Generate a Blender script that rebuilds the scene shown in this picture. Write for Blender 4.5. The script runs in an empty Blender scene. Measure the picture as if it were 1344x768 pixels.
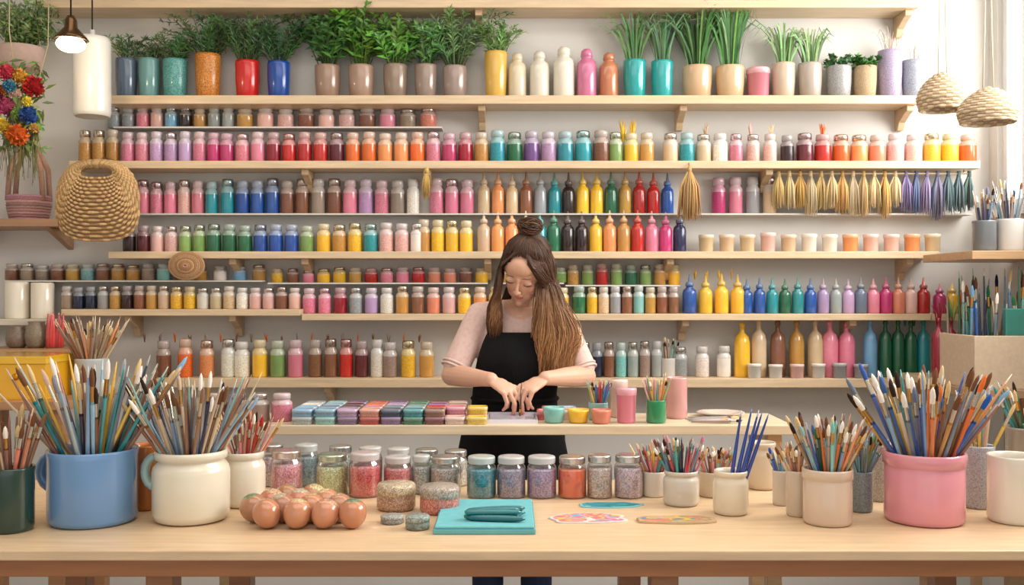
import bpy, math, random
from mathutils import Vector, Matrix, Euler, noise
random.seed(7)
R=random.random
def U(a,b): return a+(b-a)*random.random()
F=35/36*1344; CZ=1.45
def X(px,D): return (px-672)/F*D
def Z(py,D): return CZ-(py-384)/F*D
def lin(c):
    l=.3*c[0]+.59*c[1]+.11*c[2];c=[x*.93+l*.07 for x in c]
    return tuple((x/12.92 if x<=.04045 else ((x+.055)/1.055)**2.4) for x in c[:3])
P={'r':(.74,.13,.11),'c':(.6,.06,.16),'m':(.76,.2,.43),'p':(.87,.48,.57),'q':(.9,.7,.66),'o':(.9,.4,.13),'O':(.93,.58,.33),
'y':(.95,.73,.16),'g':(.76,.55,.24),'w':(.9,.87,.82),'e':(.84,.73,.58),'n':(.52,.32,.22),'k':(.17,.1,.11),'d':(.38,.11,.15),'l':(.71,.57,.75),
'u':(.42,.28,.5),'b':(.13,.32,.65),'B':(.44,.66,.82),'t':(.13,.58,.62),'T':(.47,.72,.7),'G':(.12,.4,.27),'v':(.5,.65,.34),'s':(.6,.62,.63),
'a':(.6,.5,.43),'N':(.1,.14,.28),'S':(.42,.49,.58),'C':(.86,.5,.4)}
def mix(a,b,t): return tuple(a[i]*(1-t)+b[i]*t for i in range(3))
def jit(c,a=.06):
    k=1+U(-a,a); return tuple(max(0,min(1,x*k+U(-a,a)*.3)) for x in c)
# ---------------- materials ----------------
MATS=[];MI={}
def mat(name,rough=.5,metal=0,coat=0,bump=0,bscale=60,var=0,vscale=200,vtype='noise',sss=0,stretch=None,emis=0,thin=False,spec=.5,vup=.6):
    m=bpy.data.materials.new(name);m.use_nodes=True;n=m.node_tree;N=n.nodes;L=n.links
    b=N['Principled BSDF'];a=N.new('ShaderNodeAttribute');a.attribute_name='Col'
    b.inputs['Roughness'].default_value=rough;b.inputs['Metallic'].default_value=metal
    b.inputs['Coat Weight'].default_value=coat;b.inputs['Coat Roughness'].default_value=.08
    b.inputs['Specular IOR Level'].default_value=spec
    if sss: b.inputs['Subsurface Weight'].default_value=sss;b.inputs['Subsurface Radius'].default_value=(.02,.008,.005);b.inputs['Subsurface Scale'].default_value=.5
    tc=N.new('ShaderNodeTexCoord');mp=N.new('ShaderNodeMapping');L.new(tc.outputs['Object'],mp.inputs[0])
    if stretch: mp.inputs['Scale'].default_value=stretch
    col=a.outputs['Color']
    if var:
        if vtype=='vor':
            t=N.new('ShaderNodeTexVoronoi');t.inputs['Scale'].default_value=vscale;out=t.outputs['Color']
        else:
            t=N.new('ShaderNodeTexNoise');t.inputs['Scale'].default_value=vscale;t.inputs['Detail'].default_value=6;out=t.outputs['Fac']
        L.new(mp.outputs[0],t.inputs['Vector'])
        mr=N.new('ShaderNodeMapRange');mr.inputs['From Min'].default_value=.25;mr.inputs['From Max'].default_value=.75
        mr.inputs['To Min'].default_value=1-var;mr.inputs['To Max'].default_value=1+var*vup
        L.new(out,mr.inputs['Value'])
        vm=N.new('ShaderNodeVectorMath');vm.operation='SCALE';L.new(col,vm.inputs[0]);L.new(mr.outputs[0],vm.inputs['Scale']);col=vm.outputs[0]
    L.new(col,b.inputs['Base Color'])
    if bump:
        t2=N.new('ShaderNodeTexNoise');t2.inputs['Scale'].default_value=bscale;t2.inputs['Detail'].default_value=4
        L.new(mp.outputs[0],t2.inputs['Vector'])
        bp=N.new('ShaderNodeBump');bp.inputs['Strength'].default_value=bump;bp.inputs['Distance'].default_value=.003
        L.new(t2.outputs['Fac'],bp.inputs['Height']);L.new(bp.outputs[0],b.inputs['Normal'])
    if emis:
        L.new(a.outputs['Color'],b.inputs['Emission Color']);b.inputs['Emission Strength'].default_value=emis
    if thin:
        tr=N.new('ShaderNodeBsdfTransparent');gl=N.new('ShaderNodeBsdfGlossy');gl.inputs['Roughness'].default_value=.04
        lw=N.new('ShaderNodeLayerWeight');lw.inputs['Blend'].default_value=.35
        ms=N.new('ShaderNodeMixShader');mr=N.new('ShaderNodeMapRange');mr.inputs['To Min'].default_value=.08;mr.inputs['To Max'].default_value=.75
        L.new(lw.outputs['Facing'],mr.inputs['Value']);L.new(mr.outputs[0],ms.inputs[0]);L.new(tr.outputs[0],ms.inputs[1]);L.new(gl.outputs[0],ms.inputs[2])
        L.new(ms.outputs[0],N['Material Output'].inputs['Surface'])
    MI[name]=len(MATS);MATS.append(m)
mat('gloss_paint',rough=.25,coat=.6,var=.06,vscale=30)
mat('glitter',rough=.35,coat=.3,var=.45,vscale=360,vtype='vor',vup=.7)
mat('glitter_fine',rough=.35,coat=.4,var=.28,vscale=520,vtype='vor',vup=.6)
mat('matte_clay',rough=.6,var=.1,vscale=60,bump=.15,bscale=200)
mat('metal',rough=.25,metal=.9)
mat('thin_glass',thin=True)
mat('birch_wood',rough=.42,var=.16,vscale=5,stretch=(1.2,9,14),bump=.05,bscale=20,coat=.12)
mat('leaf',rough=.5,var=.25,vscale=40)
mat('wicker',rough=.8,var=.35,vscale=260,bump=.6,bscale=300)
mat('plaster',rough=.85,var=.035,vscale=3,bump=.1,bscale=90)
mat('skin',rough=.48,sss=.15,var=.04,vscale=40)
mat('fabric',rough=.9,var=.08,vscale=300,bump=.3,bscale=400,spec=.2)
mat('hair',rough=.45,var=.12,vscale=120,stretch=(1,1,.1),spec=.35)
mat('glow',rough=.5,emis=9)
mat('concrete',rough=.6,var=.15,vscale=4)
mat('ceramic',rough=.22,coat=.6,var=.03,vscale=8)
mat('speckle',rough=.35,var=.4,vscale=700,vtype='vor')
class MB:
    def __init__(s): s.v=[];s.f=[];s.m=[];s.c=[];s.s=[]
    def face(s,idx,col,m,sm=True): s.f.append(idx);s.m.append(m);s.c.append(lin(col));s.s.append(sm)
    def lathe(s,o,prof,cols,mats='gloss_paint',seg=14,M=None,sm=True,sq=None):
        n=len(prof)-1
        if isinstance(mats,str): mats=[mats]*n
        if not isinstance(cols,list): cols=[cols]*n
        rings=[]
        o=Vector(o)
        for r,z in prof:
            st=len(s.v)
            k=1 if r<1e-6 else seg
            for i in range(k):
                a=2*math.pi*i/seg;ca,sa=math.cos(a),math.sin(a)
                if sq: ca=(abs(ca)**sq[0])*(1 if ca>=0 else -1);sa=(abs(sa)**sq[0])*(1 if sa>=0 else -1)*sq[1]
                p=Vector((r*ca,r*sa,z))
                if M: p=M@p
                s.v.append(o+p)
            rings.append((st,k))
        for j in range(n):
            (a,ka),(b,kb)=rings[j],rings[j+1]
            mi=MI[mats[j]];c=cols[j]
            if ka==1 and kb==1: continue
            for i in range(seg):
                i2=(i+1)%seg
                if ka==1: s.face([a,b+i2,b+i],c,mi,sm)
                elif kb==1: s.face([a+i,a+i2,b],c,mi,sm)
                else: s.face([a+i,a+i2,b+i2,b+i],c,mi,sm)
    def tube(s,pts,rads,cols,m='gloss_paint',seg=6,closed=False,flat=1):
        pts=[Vector(p) for p in pts];n=len(pts)
        if not isinstance(rads,(list,tuple)): rads=[rads]*n
        if not isinstance(cols,list): cols=[cols]*(n if closed else n-1)
        ms=[m]*len(cols) if isinstance(m,str) else m
        t0=(pts[1]-pts[0]).normalized()
        ref=Vector((0,0,1)) if abs(t0.z)<.9 else Vector((0,1,0))
        u=t0.cross(ref).normalized();rings=[]
        for i in range(n):
            if closed: t=pts[(i+1)%n]-pts[i-1]
            else: t=pts[min(i+1,n-1)]-pts[max(i-1,0)]
            if t.length<1e-9: t=t0
            t.normalize();u=(u-t*u.dot(t))
            if u.length<1e-6: u=t.orthogonal()
            u.normalize();w=t.cross(u)
            st=len(s.v)
            for k in range(seg):
                a=2*math.pi*k/seg
                s.v.append(pts[i]+u*(math.cos(a)*rads[i])+w*(math.sin(a)*rads[i]*flat))
            rings.append(st)
        for i in range(n if closed else n-1):
            a=rings[i];b=rings[(i+1)%n]
            for k in range(seg):
                k2=(k+1)%seg
                s.face([a+k,a+k2,b+k2,b+k],cols[i],MI[ms[i]])
        if not closed:
            s.face([rings[0]+k for k in range(seg)][::-1],cols[0],MI[ms[0]])
            s.face([rings[-1]+k for k in range(seg)],cols[-1],MI[ms[-1]])
    def box(s,c,d,col,m='birch_wood',M=None):
        st=len(s.v)
        for z in(-1,1):
            for y in(-1,1):
                for x in(-1,1):
                    p=Vector((x*d[0]/2,y*d[1]/2,z*d[2]/2))
                    if M: p=M@p
                    s.v.append(Vector(c)+p)
        for q in([0,2,3,1],[4,5,7,6],[0,1,5,4],[2,6,7,3],[0,4,6,2],[1,3,7,5]): s.face([st+k for k in q],col,MI[m],False)
    def b2(s,x0,x1,y0,y1,z0,z1,col,m='birch_wood'): s.box(((x0+x1)/2,(y0+y1)/2,(z0+z1)/2),(x1-x0,y1-y0,z1-z0),col,m)
    def ell(s,c,r,col,m='gloss_paint',su=14,sv=9,M=None):
        prof=[]
        for j in range(sv+1):
            a=math.pi*j/sv;prof.append((math.sin(a) if 0<j<sv else 0,-math.cos(a)))
        S=Matrix.Diagonal(r if len(r)==3 else (r,r,r))
        T=(M.to_3x3() if M else Matrix.Identity(3))@S
        s.lathe(c,prof,col,m,su,T)
    def prism(s,pts,x,w,col,m='birch_wood'):
        st=len(s.v);n=len(pts)
        for sx in(-1,1):
            for (y,z) in pts: s.v.append(Vector((x+sx*w/2,y,z)))
        s.face([st+i for i in range(n)],col,MI[m],False);s.face([st+n+i for i in range(n)][::-1],col,MI[m],False)
        for i in range(n):
            j=(i+1)%n;s.face([st+i,st+n+i,st+n+j,st+j],col,MI[m],False)
    def leaf(s,p,d,n,l,w,col,m='leaf'):
        p=Vector(p);d=Vector(d).normalized();sd=d.cross(Vector(n))
        if sd.length<1e-4: sd=d.orthogonal()
        sd.normalize();nn=sd.cross(d)
        st=len(s.v)
        s.v+= [p,p+d*l*.45+sd*w/2+nn*w*.15,p+d*l-nn*l*.12,p+d*l*.45-sd*w/2+nn*w*.15,p+d*l*.5]
        c2=mix(col,(.9,1,.6),.12)
        s.face([st,st+1,st+4],col,MI[m]);s.face([st+1,st+2,st+4],col,MI[m]);s.face([st,st+4,st+3],c2,MI[m]);s.face([st+4,st+2,st+3],c2,MI[m])
    def blade(s,pts,ws,col,m='leaf'):
        st=len(s.v);n=len(pts)
        for i,p in enumerate(pts):
            p=Vector(p);t=(Vector(pts[min(i+1,n-1)])-Vector(pts[max(i-1,0)])).normalized()
            sd=t.cross(s._bn).normalized() if t.cross(s._bn).length>1e-4 else Vector((1,0,0))
            s.v+= [p-sd*ws[i]/2,p+sd*ws[i]/2]
        for i in range(n-1): s.face([st+2*i,st+2*i+1,st+2*i+3,st+2*i+2],col,MI[m])
    def obj(s,name,parent=None,bevel=0):
        me=bpy.data.meshes.new(name);me.from_pydata([tuple(v) for v in s.v],[],s.f)
        used=sorted(set(s.m));mp={u:i for i,u in enumerate(used)}
        for u in used: me.materials.append(MATS[u])
        me.polygons.foreach_set('material_index',[mp[x] for x in s.m])
        me.polygons.foreach_set('use_smooth',s.s)
        ca=me.color_attributes.new('Col','FLOAT_COLOR','CORNER')
        dat=[]
        for f,c in zip(s.f,s.c): dat+=[c[0],c[1],c[2],1.0]*len(f)
        ca.data.foreach_set('color',dat);me.update()
        o=bpy.data.objects.new(name,me);bpy.context.scene.collection.objects.link(o)
        if parent: o.parent=parent
        if bevel:
            b=o.modifiers.new('bevel','BEVEL');b.width=bevel;b.segments=2;b.limit_method='ANGLE'
        return o
def empty(name,loc=(0,0,0)):
    e=bpy.data.objects.new(name,None);bpy.context.scene.collection.objects.link(e);e.empty_display_size=.05;return e
# ---------------- room ----------------
WALL=(.84,.825,.80);WY=4.11
XL=-2.6;XR=1.97;CE=2.95;Y0=-1.6
b=MB();b.b2(XL-.1,XR+.1,WY,WY+.12,0,CE,WALL,'plaster');b.obj('wall_back')
b=MB();b.b2(XL-.1,XL,Y0,WY,0,CE,WALL,'plaster');b.obj('wall_left')
b=MB()
wy0,wy1,wz0,wz1=1.6,4.04,1.78,2.85
b.b2(XR,XR+.1,Y0,WY,0,wz0,WALL,'plaster');b.b2(XR,XR+.1,Y0,WY,wz1,CE,WALL,'plaster')
b.b2(XR,XR+.1,Y0,wy0,wz0,wz1,WALL,'plaster');b.b2(XR,XR+.1,wy1,WY,wz0,wz1,WALL,'plaster');b.obj('wall_right')
b=MB();W=(.9,.9,.89)
for y in (wy0+.02,2.4,3.2,3.86,wy1-.02): b.b2(XR+.02,XR+.07,y-.02,y+.02,wz0,wz1,W,'ceramic')
for z in (wz0+.02,wz1-.02): b.b2(XR+.02,XR+.07,wy0,wy1,z-.02,z+.02,W,'ceramic')
b.b2(XR-.04,XR+.02,wy0-.05,wy1+.02,wz0-.03,wz0,W,'ceramic')
b.obj('window_1')
b=MB();b.b2(XL-.1,XR+.1,Y0,WY+.12,-.08,0,(.7,.66,.62),'concrete');b.obj('floor')
b=MB();b.b2(XL-.1,XR+.1,Y0,WY+.12,CE,CE+.08,(.93,.92,.9),'plaster');b.obj('ceiling')
b=MB();b.b2(XL,XR,WY-.015,WY,0,.1,(.9,.89,.87),'plaster');b.obj('baseboard_back')
# ---------------- shelves ----------------
WOOD=(.86,.75,.6);SF=3.95
def shelf(x0,x1,py,th=.03,brk=(),front=SF,back=WY,col=WOOD,name='wooden_shelf'):
    z=Z(py,front);b=MB()
    b.b2(X(x0,front),X(x1,front),front,back,z-th,z,col)
    for px in brk:
        x=X(px,front+.03);c=mix(col,(.6,.42,.25),.2)
        b.prism([(back,z-th),(front+.03,z-th),(front+.03,z-th-.022),(front+.06,z-th-.03),(back-.045,z-th-.055),(back-.03,z-th-.085),(back,z-th-.085)],x,.028,c)
    b.obj(name,bevel=.002);return z
zt=shelf(45,1206,0,.03,(628,1193))
z1=shelf(145,1207,125,.034,(632,897,1195))
z2=shelf(90,1287,211,.03,(400,560,1010))
z3=shelf(142,1233,330,.028,(305,400,640,880,1195))
z4a=shelf(80,394,406,.026,(168,305))
z4b=shelf(396,1222,412,.026,(640,900,1120))
z5=shelf(205,1237,497,.036,(430,870))
def ledge(x0,x1,py):
    z=Z(py,4.02);b=MB();b.b2(X(x0,4.03),X(x1,4.03),4.02,WY-.001,z-.006,z,(.84,.82,.79),'plaster');b.obj('display_ledge');return z
l2=ledge(150,580,166);l3=ledge(175,1275,280);l4=ledge(8,345,368);l4b=ledge(352,640,371);l4c=ledge(742,892,374)
l4d=ledge(650,740,371)
# ---------------- containers ----------------
SIL=(.8,.79,.78)
def jar(b,x,y,z,r,h,c,seg=12):
    m='glitter_fine' if R()<.4 else 'gloss_paint';c=jit(c);up=mix(c,SIL,.6);cap=mix(c,SIL,.75)
    b.lathe((x,y,z),[(0,0),(r*.9,0),(r,.04*h),(r,.6*h),(r,.68*h),(r*.74,.76*h),(r*.74,.79*h),(r*.84,.8*h),(r*.84,.96*h),(r*.76,h),(0,h)],
      [c,c,c,up,up,up,cap,cap,cap,cap],['gloss_paint',m,m]+['gloss_paint']*3+['metal' if R()<.35 else 'gloss_paint']*4,seg)
def bottle(b,x,y,z,r,h,c,seg=12):
    c=jit(c);up=mix(c,SIL,.35)
    b.lathe((x,y,z),[(0,0),(r*.9,0),(r,.03*h),(r,.52*h),(r*.9,.6*h),(r*.5,.66*h),(r*.5,.7*h),(r*.62,.7*h),(r*.58,.78*h),(r*.26,.82*h),(r*.1,h),(0,h)],
      [c]*6+[up]*2+[mix(c,(.95,.9,.8),.4)]*3,'gloss_paint',seg)
def cup(b,x,y,z,r,h,c,seg=14):
    c=jit(c,.04)
    b.lathe((x,y,z),[(0,0),(r*.82,0),(r*.9,.05*h),(r*.97,.8*h),(r*1.03,.82*h),(r*1.03,.96*h),(r*.98,h),(0,h)],[c]*3+[mix(c,(.95,.93,.9),.35)]*4,'ceramic',seg)
def candle(b,x,y,z,r,h,c,seg=12):
    c=jit(c,.04);b.lathe((x,y,z),[(0,0),(r*.95,0),(r,.02*h),(r,.62*h),(r*.82,.74*h),(r*.32,.82*h),(r*.3,.92*h),(r*.38,.93*h),(r*.34,h),(0,h)],c,'gloss_paint',seg)
KIND={'jar':jar,'bottle':bottle,'cup':cup,'candle':candle}
NM={'jar':'paint_jar_row','bottle':'squeeze_bottle_row','cup':'ceramic_cup_row','candle':'pigment_bottle_row'}
def row(x0,x1,cols,top,z,kind='jar',D=4.03,wf=.92,n=None,name=None,w=None,tj=1.5):
    b=MB();n=n or len(cols)
    st=(x1-x0)/max(1,n-1) if n>1 else 20
    for i in range(n):
        px=x0+st*i;c=P[cols[i%len(cols)]]
        r=(w or abs(st))*wf/2/F*D
        r=min(r,WY-D-.004 if D>4.05 else .07)
        KIND[kind](b,X(px,D),D,z,r,Z(top+U(-tj,tj),D)-z,c)
    b.obj(name or NM[kind])
DL=4.072
row(150,300,'sspqBkgssge',142,l2,D=DL,n=9,w=18);row(322,562,'gqqnqqnpaCn',143,l2,D=DL,n=10,w=25,name='glitter_jar_row')
row(112,148,'ggg',172,z2);row(168,281,'pplllpm',174,z2);row(298,400,'mppcrr',175,z2);row(421,548,'rdooOOo',175,z2)
row(569,632,'pmcg',175,z2);row(653,720,'tGul',173,z2);row(742,789,'ttn',173,z2);row(808,849,'vyg',175,z2)
row(880,945,'etew',176,z2);row(966,1033,'pqqk',177,z2,w=19);row(1056,1175,'droOCq',177,z2);row(1199,1270,'qyyo',177,z2)
row(188,278,'pppqpt',238,l3,D=DL);row(299,397,'tbbbnn',236,l3,D=DL);row(418,522,'anplpa',236,l3,D=DL);row(542,542,'w',235,l3,D=DL,w=18)
row(573,613,'ppp',235,l3,D=DL)
row(635,876,'eOenstkyyGgrrbN',226,l3,'bottle',D=DL,n=14,w=18)
row(943,1010,'mpse',234,l3,D=DL,w=20)
row(170,262,'kdqqvv',296,z3);row(281,403,'GGGbbbv',296,z3);row(425,548,'ygytqqw',294,z3);row(556,612,'gyyy',290,z3,w=19)
row(635,892,'eOOetGkkyOgrpmNbw',277,z3,'bottle',n=15,w=19)
row(927,1224,'eeeqewwOqqOe',307,z3,'cup',w=22)
row(16,215,'naangTnggaT',347,l4,D=DL,w=19,n=11);row(238,340,'ngwBg',349,l4,D=DL,w=19)
row(364,405,'ynp',354,l4b,D=DL,w=17);row(425,632,'yygrpprCCny',352,l4b,D=DL,w=19)
row(660,735,'grgv',352,l4d,D=DL,w=19);row(752,885,'gvrvGvgy',347,l4c,D=DL,w=17)
row(88,215,'aNNsgknge',376,z4a,w=16);row(232,387,'yyweewqqnq',377,z4a)
row(406,630,'ppcslwgnCqyO',377,z4b,w=19);row(650,760,'ygrryG',377,z4b,w=19);row(777,884,'yesnTgnn',376,z4b,w=16)
row(905,968,'byyy',360,z4b,'bottle',w=20);row(980,1097,'bbtGtbls',365,z4b,'bottle',w=17);row(1113,1212,'lSpmCqr',365,z4b,'bottle',w=18)
row(215,300,'noOw',446,z5,w=21);row(318,388,'wyvp',447,z5,w=22);row(414,495,'nnrdw',446,z5,w=19);row(512,560,'ayg',448,z5,w=21)
row(752,862,'SSNnTsas',449,z5,w=16);row(893,950,'sww',455,z5,w=20)
row(974,974,'y',424,z5,'candle',w=23);row(996,1070,'enge',420,z5,'candle',w=22);row(1089,1111,'pp',422,z5,'candle',w=24);row(1142,1142,'B',420,z5,'candle',w=20)
row(1162,1212,'GGGt',420,z5,'candle',w=18)
row(990,1130,'wwqwss',478,z5,'cup',D=3.975,w=20,n=6)
def brush(b,p0,d,l,hc,up=True,k=1.0,bc=None):
    p0=Vector(p0);d=Vector(d).normalized();A=lambda t:p0+d*l*t
    fc=(.8,.78,.72) if R()<.7 else (.8,.6,.3)
    if up:
        bc=bc or random.choice([(.45,.28,.18),(.85,.72,.5),(.2,.13,.1),hc,(.95,.9,.85)])
        b.tube([A(0),A(.5),A(.76),A(.78),A(.88),A(.93),A(.975),A(1)],[.0022*k,.0038*k,.0048*k,.0045*k,.0046*k,.0056*k,.0038*k,.0006*k],[hc,hc,hc,fc,bc,bc,bc],['gloss_paint','gloss_paint','metal','metal','fabric','fabric','fabric'],6)
    else:
        b.tube([A(0),A(.3),A(.6),A(.93),A(1)],[.0045*k,.005*k,.0042*k,.0022*k,.0008*k],[hc,hc,hc,mix(hc,(.95,.9,.8),.6 if R()<.5 else 0)],'gloss_paint',6)
def bunch(b,x,y,zb,r,zr,ztip,n,spread,cols,upf=.5,k=1.0):
    for i in range(n):
        a=U(0,6.283);q=r*math.sqrt(R())
        rim=Vector((x+q*math.cos(a),y+q*math.sin(a),zr))
        H=(ztip-zr)*U(.68,1.02);sx=math.cos(a)*q/r*spread*U(.7,1.15)+U(-.12,.12)*spread;sy=math.sin(a)*q/r*spread*.6
        tip=rim+Vector((sx,sy,H));dirv=(tip-rim).normalized()
        dep=(zr-zb-.008)/dirv.z
        p0=rim-dirv*dep
        ex=Vector((p0.x-x,p0.y-y,0))
        if ex.length>r*.95:
            ex=ex.normalized()*r*.95;p0=Vector((x+ex.x,y+ex.y,p0.z));
        c=jit(P[random.choice(cols)],.1);c=mix(c,(.75,.65,.55),U(0,.3))
        brush(b,p0,tip-p0,(tip-p0).length,c,R()<upf,k)
# ---------------- tassels & dried grasses ----------------
def tassel(b,x,y,zt_,zb,w,c,n=26):
    b.tube([(x,y,zt_+.01),(x,y,zt_-.012)],[.008,.009],c,'fabric',6)
    for i in range(n):
        a=U(0,6.283);q=U(.1,1)*w/2
        cc=jit(c,.12)
        b.tube([(x,y,zt_),(x+q*.75*math.cos(a),y+q*.6*math.sin(a),zt_*.65+zb*.35),(x+q*math.cos(a),y+q*.7*math.sin(a),zb+U(0,.03))],[.004,.004,.0012],cc,'fabric',4)
b=MB()
cl=[(.82,.7,.46),(.86,.77,.58),(.8,.64,.38),(.85,.76,.6)]*3+[(.55,.5,.66),(.42,.45,.6),(.6,.55,.68),(.5,.5,.6),(.38,.46,.5),(.42,.53,.53),(.42,.5,.48)]
b.tube([(X(1020,4.0),4.0,z2-.045),(X(1275,4.0),4.0,z2-.045)],.004,(.8,.7,.55),'birch_wood')
for i in range(19):
    px=1022+13.9*i
    tassel(b,X(px,4.0),4.0,z2-.045,Z(276+U(-4,12)+(6 if i>12 else 0),4.0),.062,cl[i%len(cl)],34)
for px in (1050,1160,1265): b.tube([(X(px,4.0),4.0,z2-.05),(X(px,4.0),4.0,z2-.03)],.002,(.7,.6,.5),'metal')
b.obj('tassel_garland')
b=MB();tassel(b,X(905,3.93),3.93,z2-.035,Z(290,3.93),.1,(.78,.62,.4),90);b.tube([(X(905,3.93),3.93,z2-.03),(X(905,3.93),3.945,z2-.01)],.003,(.7,.5,.3),'fabric');b.obj('straw_tassel')
b=MB();tassel(b,X(560,3.93),3.93,z2-.04,Z(262,3.93),.04,(.82,.68,.38),24);b.obj('straw_tassel')
def spikes(pxs,z,D,top,cols,name='dried_grass_bundle',n=14,sp=.02):
    b=MB()
    for i,px in enumerate(pxs):
        x=X(px,D);c=P[cols[i%len(cols)]];zz=Z(top,D)
        for k in range(n):
            a=U(0,6.28);q=U(0,sp);l=U(.6,1)
            b.tube([(x+.2*q*math.cos(a),D+.2*q*math.sin(a),z),(x+.5*q*math.cos(a),D+.5*q*math.sin(a),z+(zz-z)*.6*l),(x+q*math.cos(a),D+q*math.sin(a),z+(zz-z)*l)],[.0015,.003,.0006],jit(c,.12),'leaf',4)
    b.obj(name)
hj=Z(176,4.03)
spikes([818,830],hj-.03,4.03,156,'yy',n=18)
spikes([926,985,1012],hj-.01,4.03,160,'eqe',n=8,sp=.018)
spikes([1079],hj-.01,4.03,160,'o',n=10,sp=.02)
spikes(list(range(190,560,20)),Z(448,4.03)-.004,4.03,436,'nao',name='wooden_skewer_bunch',n=3,sp=.012)
spikes(list(range(1163,1222,12)),Z(424,4.03)-.012,4.03,400,'GvtG',n=5,sp=.02)
spikes(list(range(912,970,16)),Z(362,4.03)-.015,4.03,352,'yyy',n=4,sp=.01)
# ---------------- plants ----------------
def potprof(r,h): return [(0,0),(.8*r,0),(.88*r,.03*h),(r*.98,.5*h),(r,.93*h),(r*.98,h),(r*.9,h),(r*.88,.85*h),(0,.84*h)]
def plant(px,w,top,col,kind,ptop,z=None,D=4.03,n=26,spread=.1,gcol=(.25,.45,.18),mt='ceramic',lw=1,name='potted_plant'):
    z=z1 if z is None else z
    e=empty(name);x=X(px,D);r=min(w/2/F*D,.075);h=Z(top,D)-z
    b=MB();b.lathe((x,D,z),potprof(r,h),[col]*7+[(.2,.14,.1)],[mt]*7+['matte_clay'],20);b.obj('pot',e)
    b=MB();zr=z+h*.85;H=Z(ptop,D)-zr
    for i in range(n):
        a=U(0,6.28);q=U(0,.6)*r;o=Vector((x+q*math.cos(a),D+q*math.sin(a),zr));s=spread*U(.2,1);l=H*U(.65,1.02)
        dx=math.cos(a)*s;dy=math.sin(a)*s*.45
        if D+q*math.sin(a)+dy>WY-.02: dy=WY-.02-D-q*math.sin(a)
        c=jit(gcol,.2)
        if kind=='grass':
            pts=[o,o+Vector((dx*.15,dy*.15,l*.4)),o+Vector((dx*.45,dy*.45,l*.8)),o+Vector((dx*.8,dy*.75,l*1.0)),o+Vector((dx*1.25,dy*1.1,l*U(.7,1.03)))]
            b._bn=Vector((0,1,0)) if R()<.7 else Vector((1,0,0))
            b.blade(pts,[.004*lw,.0065*lw,.0065*lw,.005*lw,.0006],c)
        elif kind=='low':
            p=o+Vector((dx*.5,dy*.5,H*U(.1,.8)));
            for k in range(9):
                b.leaf(p,(U(-1,1),U(-1,1),U(-.2,1)),(U(-1,1),U(-1,1),1),.022,.014,jit(gcol,.2))
        else:
            pts=[o,o+Vector((dx*.3,dy*.3,l*.45)),o+Vector((dx*.7,dy*.7,l*.8)),o+Vector((dx*1.15,dy*1.15,l*U(.75,1)))]
            b.tube(pts,[.002,.0018,.0014,.0008],mix(c,(.3,.25,.12),.3),'leaf',4)
            m=16 if kind=='fern' else 26
            for k in range(m):
                t=.2+.8*k/m;seg=min(2,int(t*3));f=t*3-seg
                p=pts[seg].lerp(pts[seg+1],f);tg=(pts[seg+1]-pts[seg]).normalized()
                sd=Vector((U(-1,1),U(-.6,.6),U(-.3,.6))).normalized()
                L=(.05 if kind=='fern' else .034)*(1.1-.5*t)*lw;Wd=(.016 if kind=='fern' else .0055)*lw
                q2=p+ (tg*.5+sd)*L
                if q2.y<WY-.01: b.leaf(p,tg*.5+sd,(U(-.4,.4),-1,.6),L,Wd,c)
    b.obj('foliage',e)
    return e
DG=(.2,.36,.19)
plant(166,28,78,(.35,.42,.5),'rose',46,n=10,spread=.12,gcol=(.33,.45,.27))
plant(196,28,78,(.4,.6,.6),'rose',56,n=8,spread=.1,gcol=DG);
plant(230,32,79,(.32,.6,.58),'rose',42,n=22,spread=.15,gcol=(.25,.4,.22),mt='glitter')
plant(273,33,72,(.78,.48,.14),'rose',18,n=34,spread=.19,gcol=(.24,.4,.22),mt='glitter')
plant(325,32,81,(.8,.1,.08),'rose',10,n=38,spread=.17,gcol=(.24,.42,.2))
plant(366,30,82,(.08,.28,.62),'rose',20,n=34,spread=.18,gcol=DG)
plant(430,34,87,(.6,.48,.4),'fern',14,n=34,spread=.2,gcol=(.2,.42,.18))
plant(474,34,87,(.64,.52,.44),'fern',8,n=32,spread=.16,gcol=(.34,.56,.17))
plant(519,32,86,(.55,.47,.4),'fern',22,n=26,spread=.14,gcol=(.35,.58,.2))
plant(559,30,86,(.58,.5,.45),'fern',20,n=26,spread=.13,gcol=(.34,.54,.28),lw=.8)
plant(597,32,88,(.6,.52,.48),'rose',12,n=44,spread=.2,gcol=(.38,.54,.3),lw=1.3)
plant(651,30,69,(.85,.67,.27),'rose',26,n=22,spread=.09,gcol=(.42,.6,.3))
plant(833,30,80,(.1,.62,.62),'grass',12,n=44,spread=.14,gcol=(.33,.52,.27))
plant(869,29,81,(.12,.64,.64),'grass',18,n=44,spread=.11,gcol=(.32,.5,.3))
plant(915,39,88,(.8,.66,.5),'grass',2,n=80,spread=.18,gcol=(.3,.5,.22),lw=1.1)
plant(958,38,88,(.8,.67,.51),'grass',-4,n=80,spread=.16,gcol=(.33,.55,.28),lw=1.1)
plant(1028,31,84,(.76,.67,.58),'grass',34,n=44,spread=.1,gcol=(.47,.62,.37))
plant(1063,31,84,(.67,.62,.57),'grass',34,n=44,spread=.1,gcol=(.47,.6,.37))
plant(1101,32,88,(.6,.6,.6),'low',70,n=30,spread=.07,gcol=(.3,.5,.3),mt='speckle')
plant(1135,30,88,(.7,.6,.46),'low',70,n=30,spread=.07,gcol=(.22,.44,.17),mt='wicker')
plant(1168,31,67,(.62,.57,.68),'grass',38,n=20,spread=.06,gcol=(.62,.55,.45),lw=.5,mt='speckle')
plant(1199,30,80,(.6,.62,.68),'grass',44,n=14,spread=.04,gcol=(.6,.55,.45),lw=.4,mt='speckle')
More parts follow.
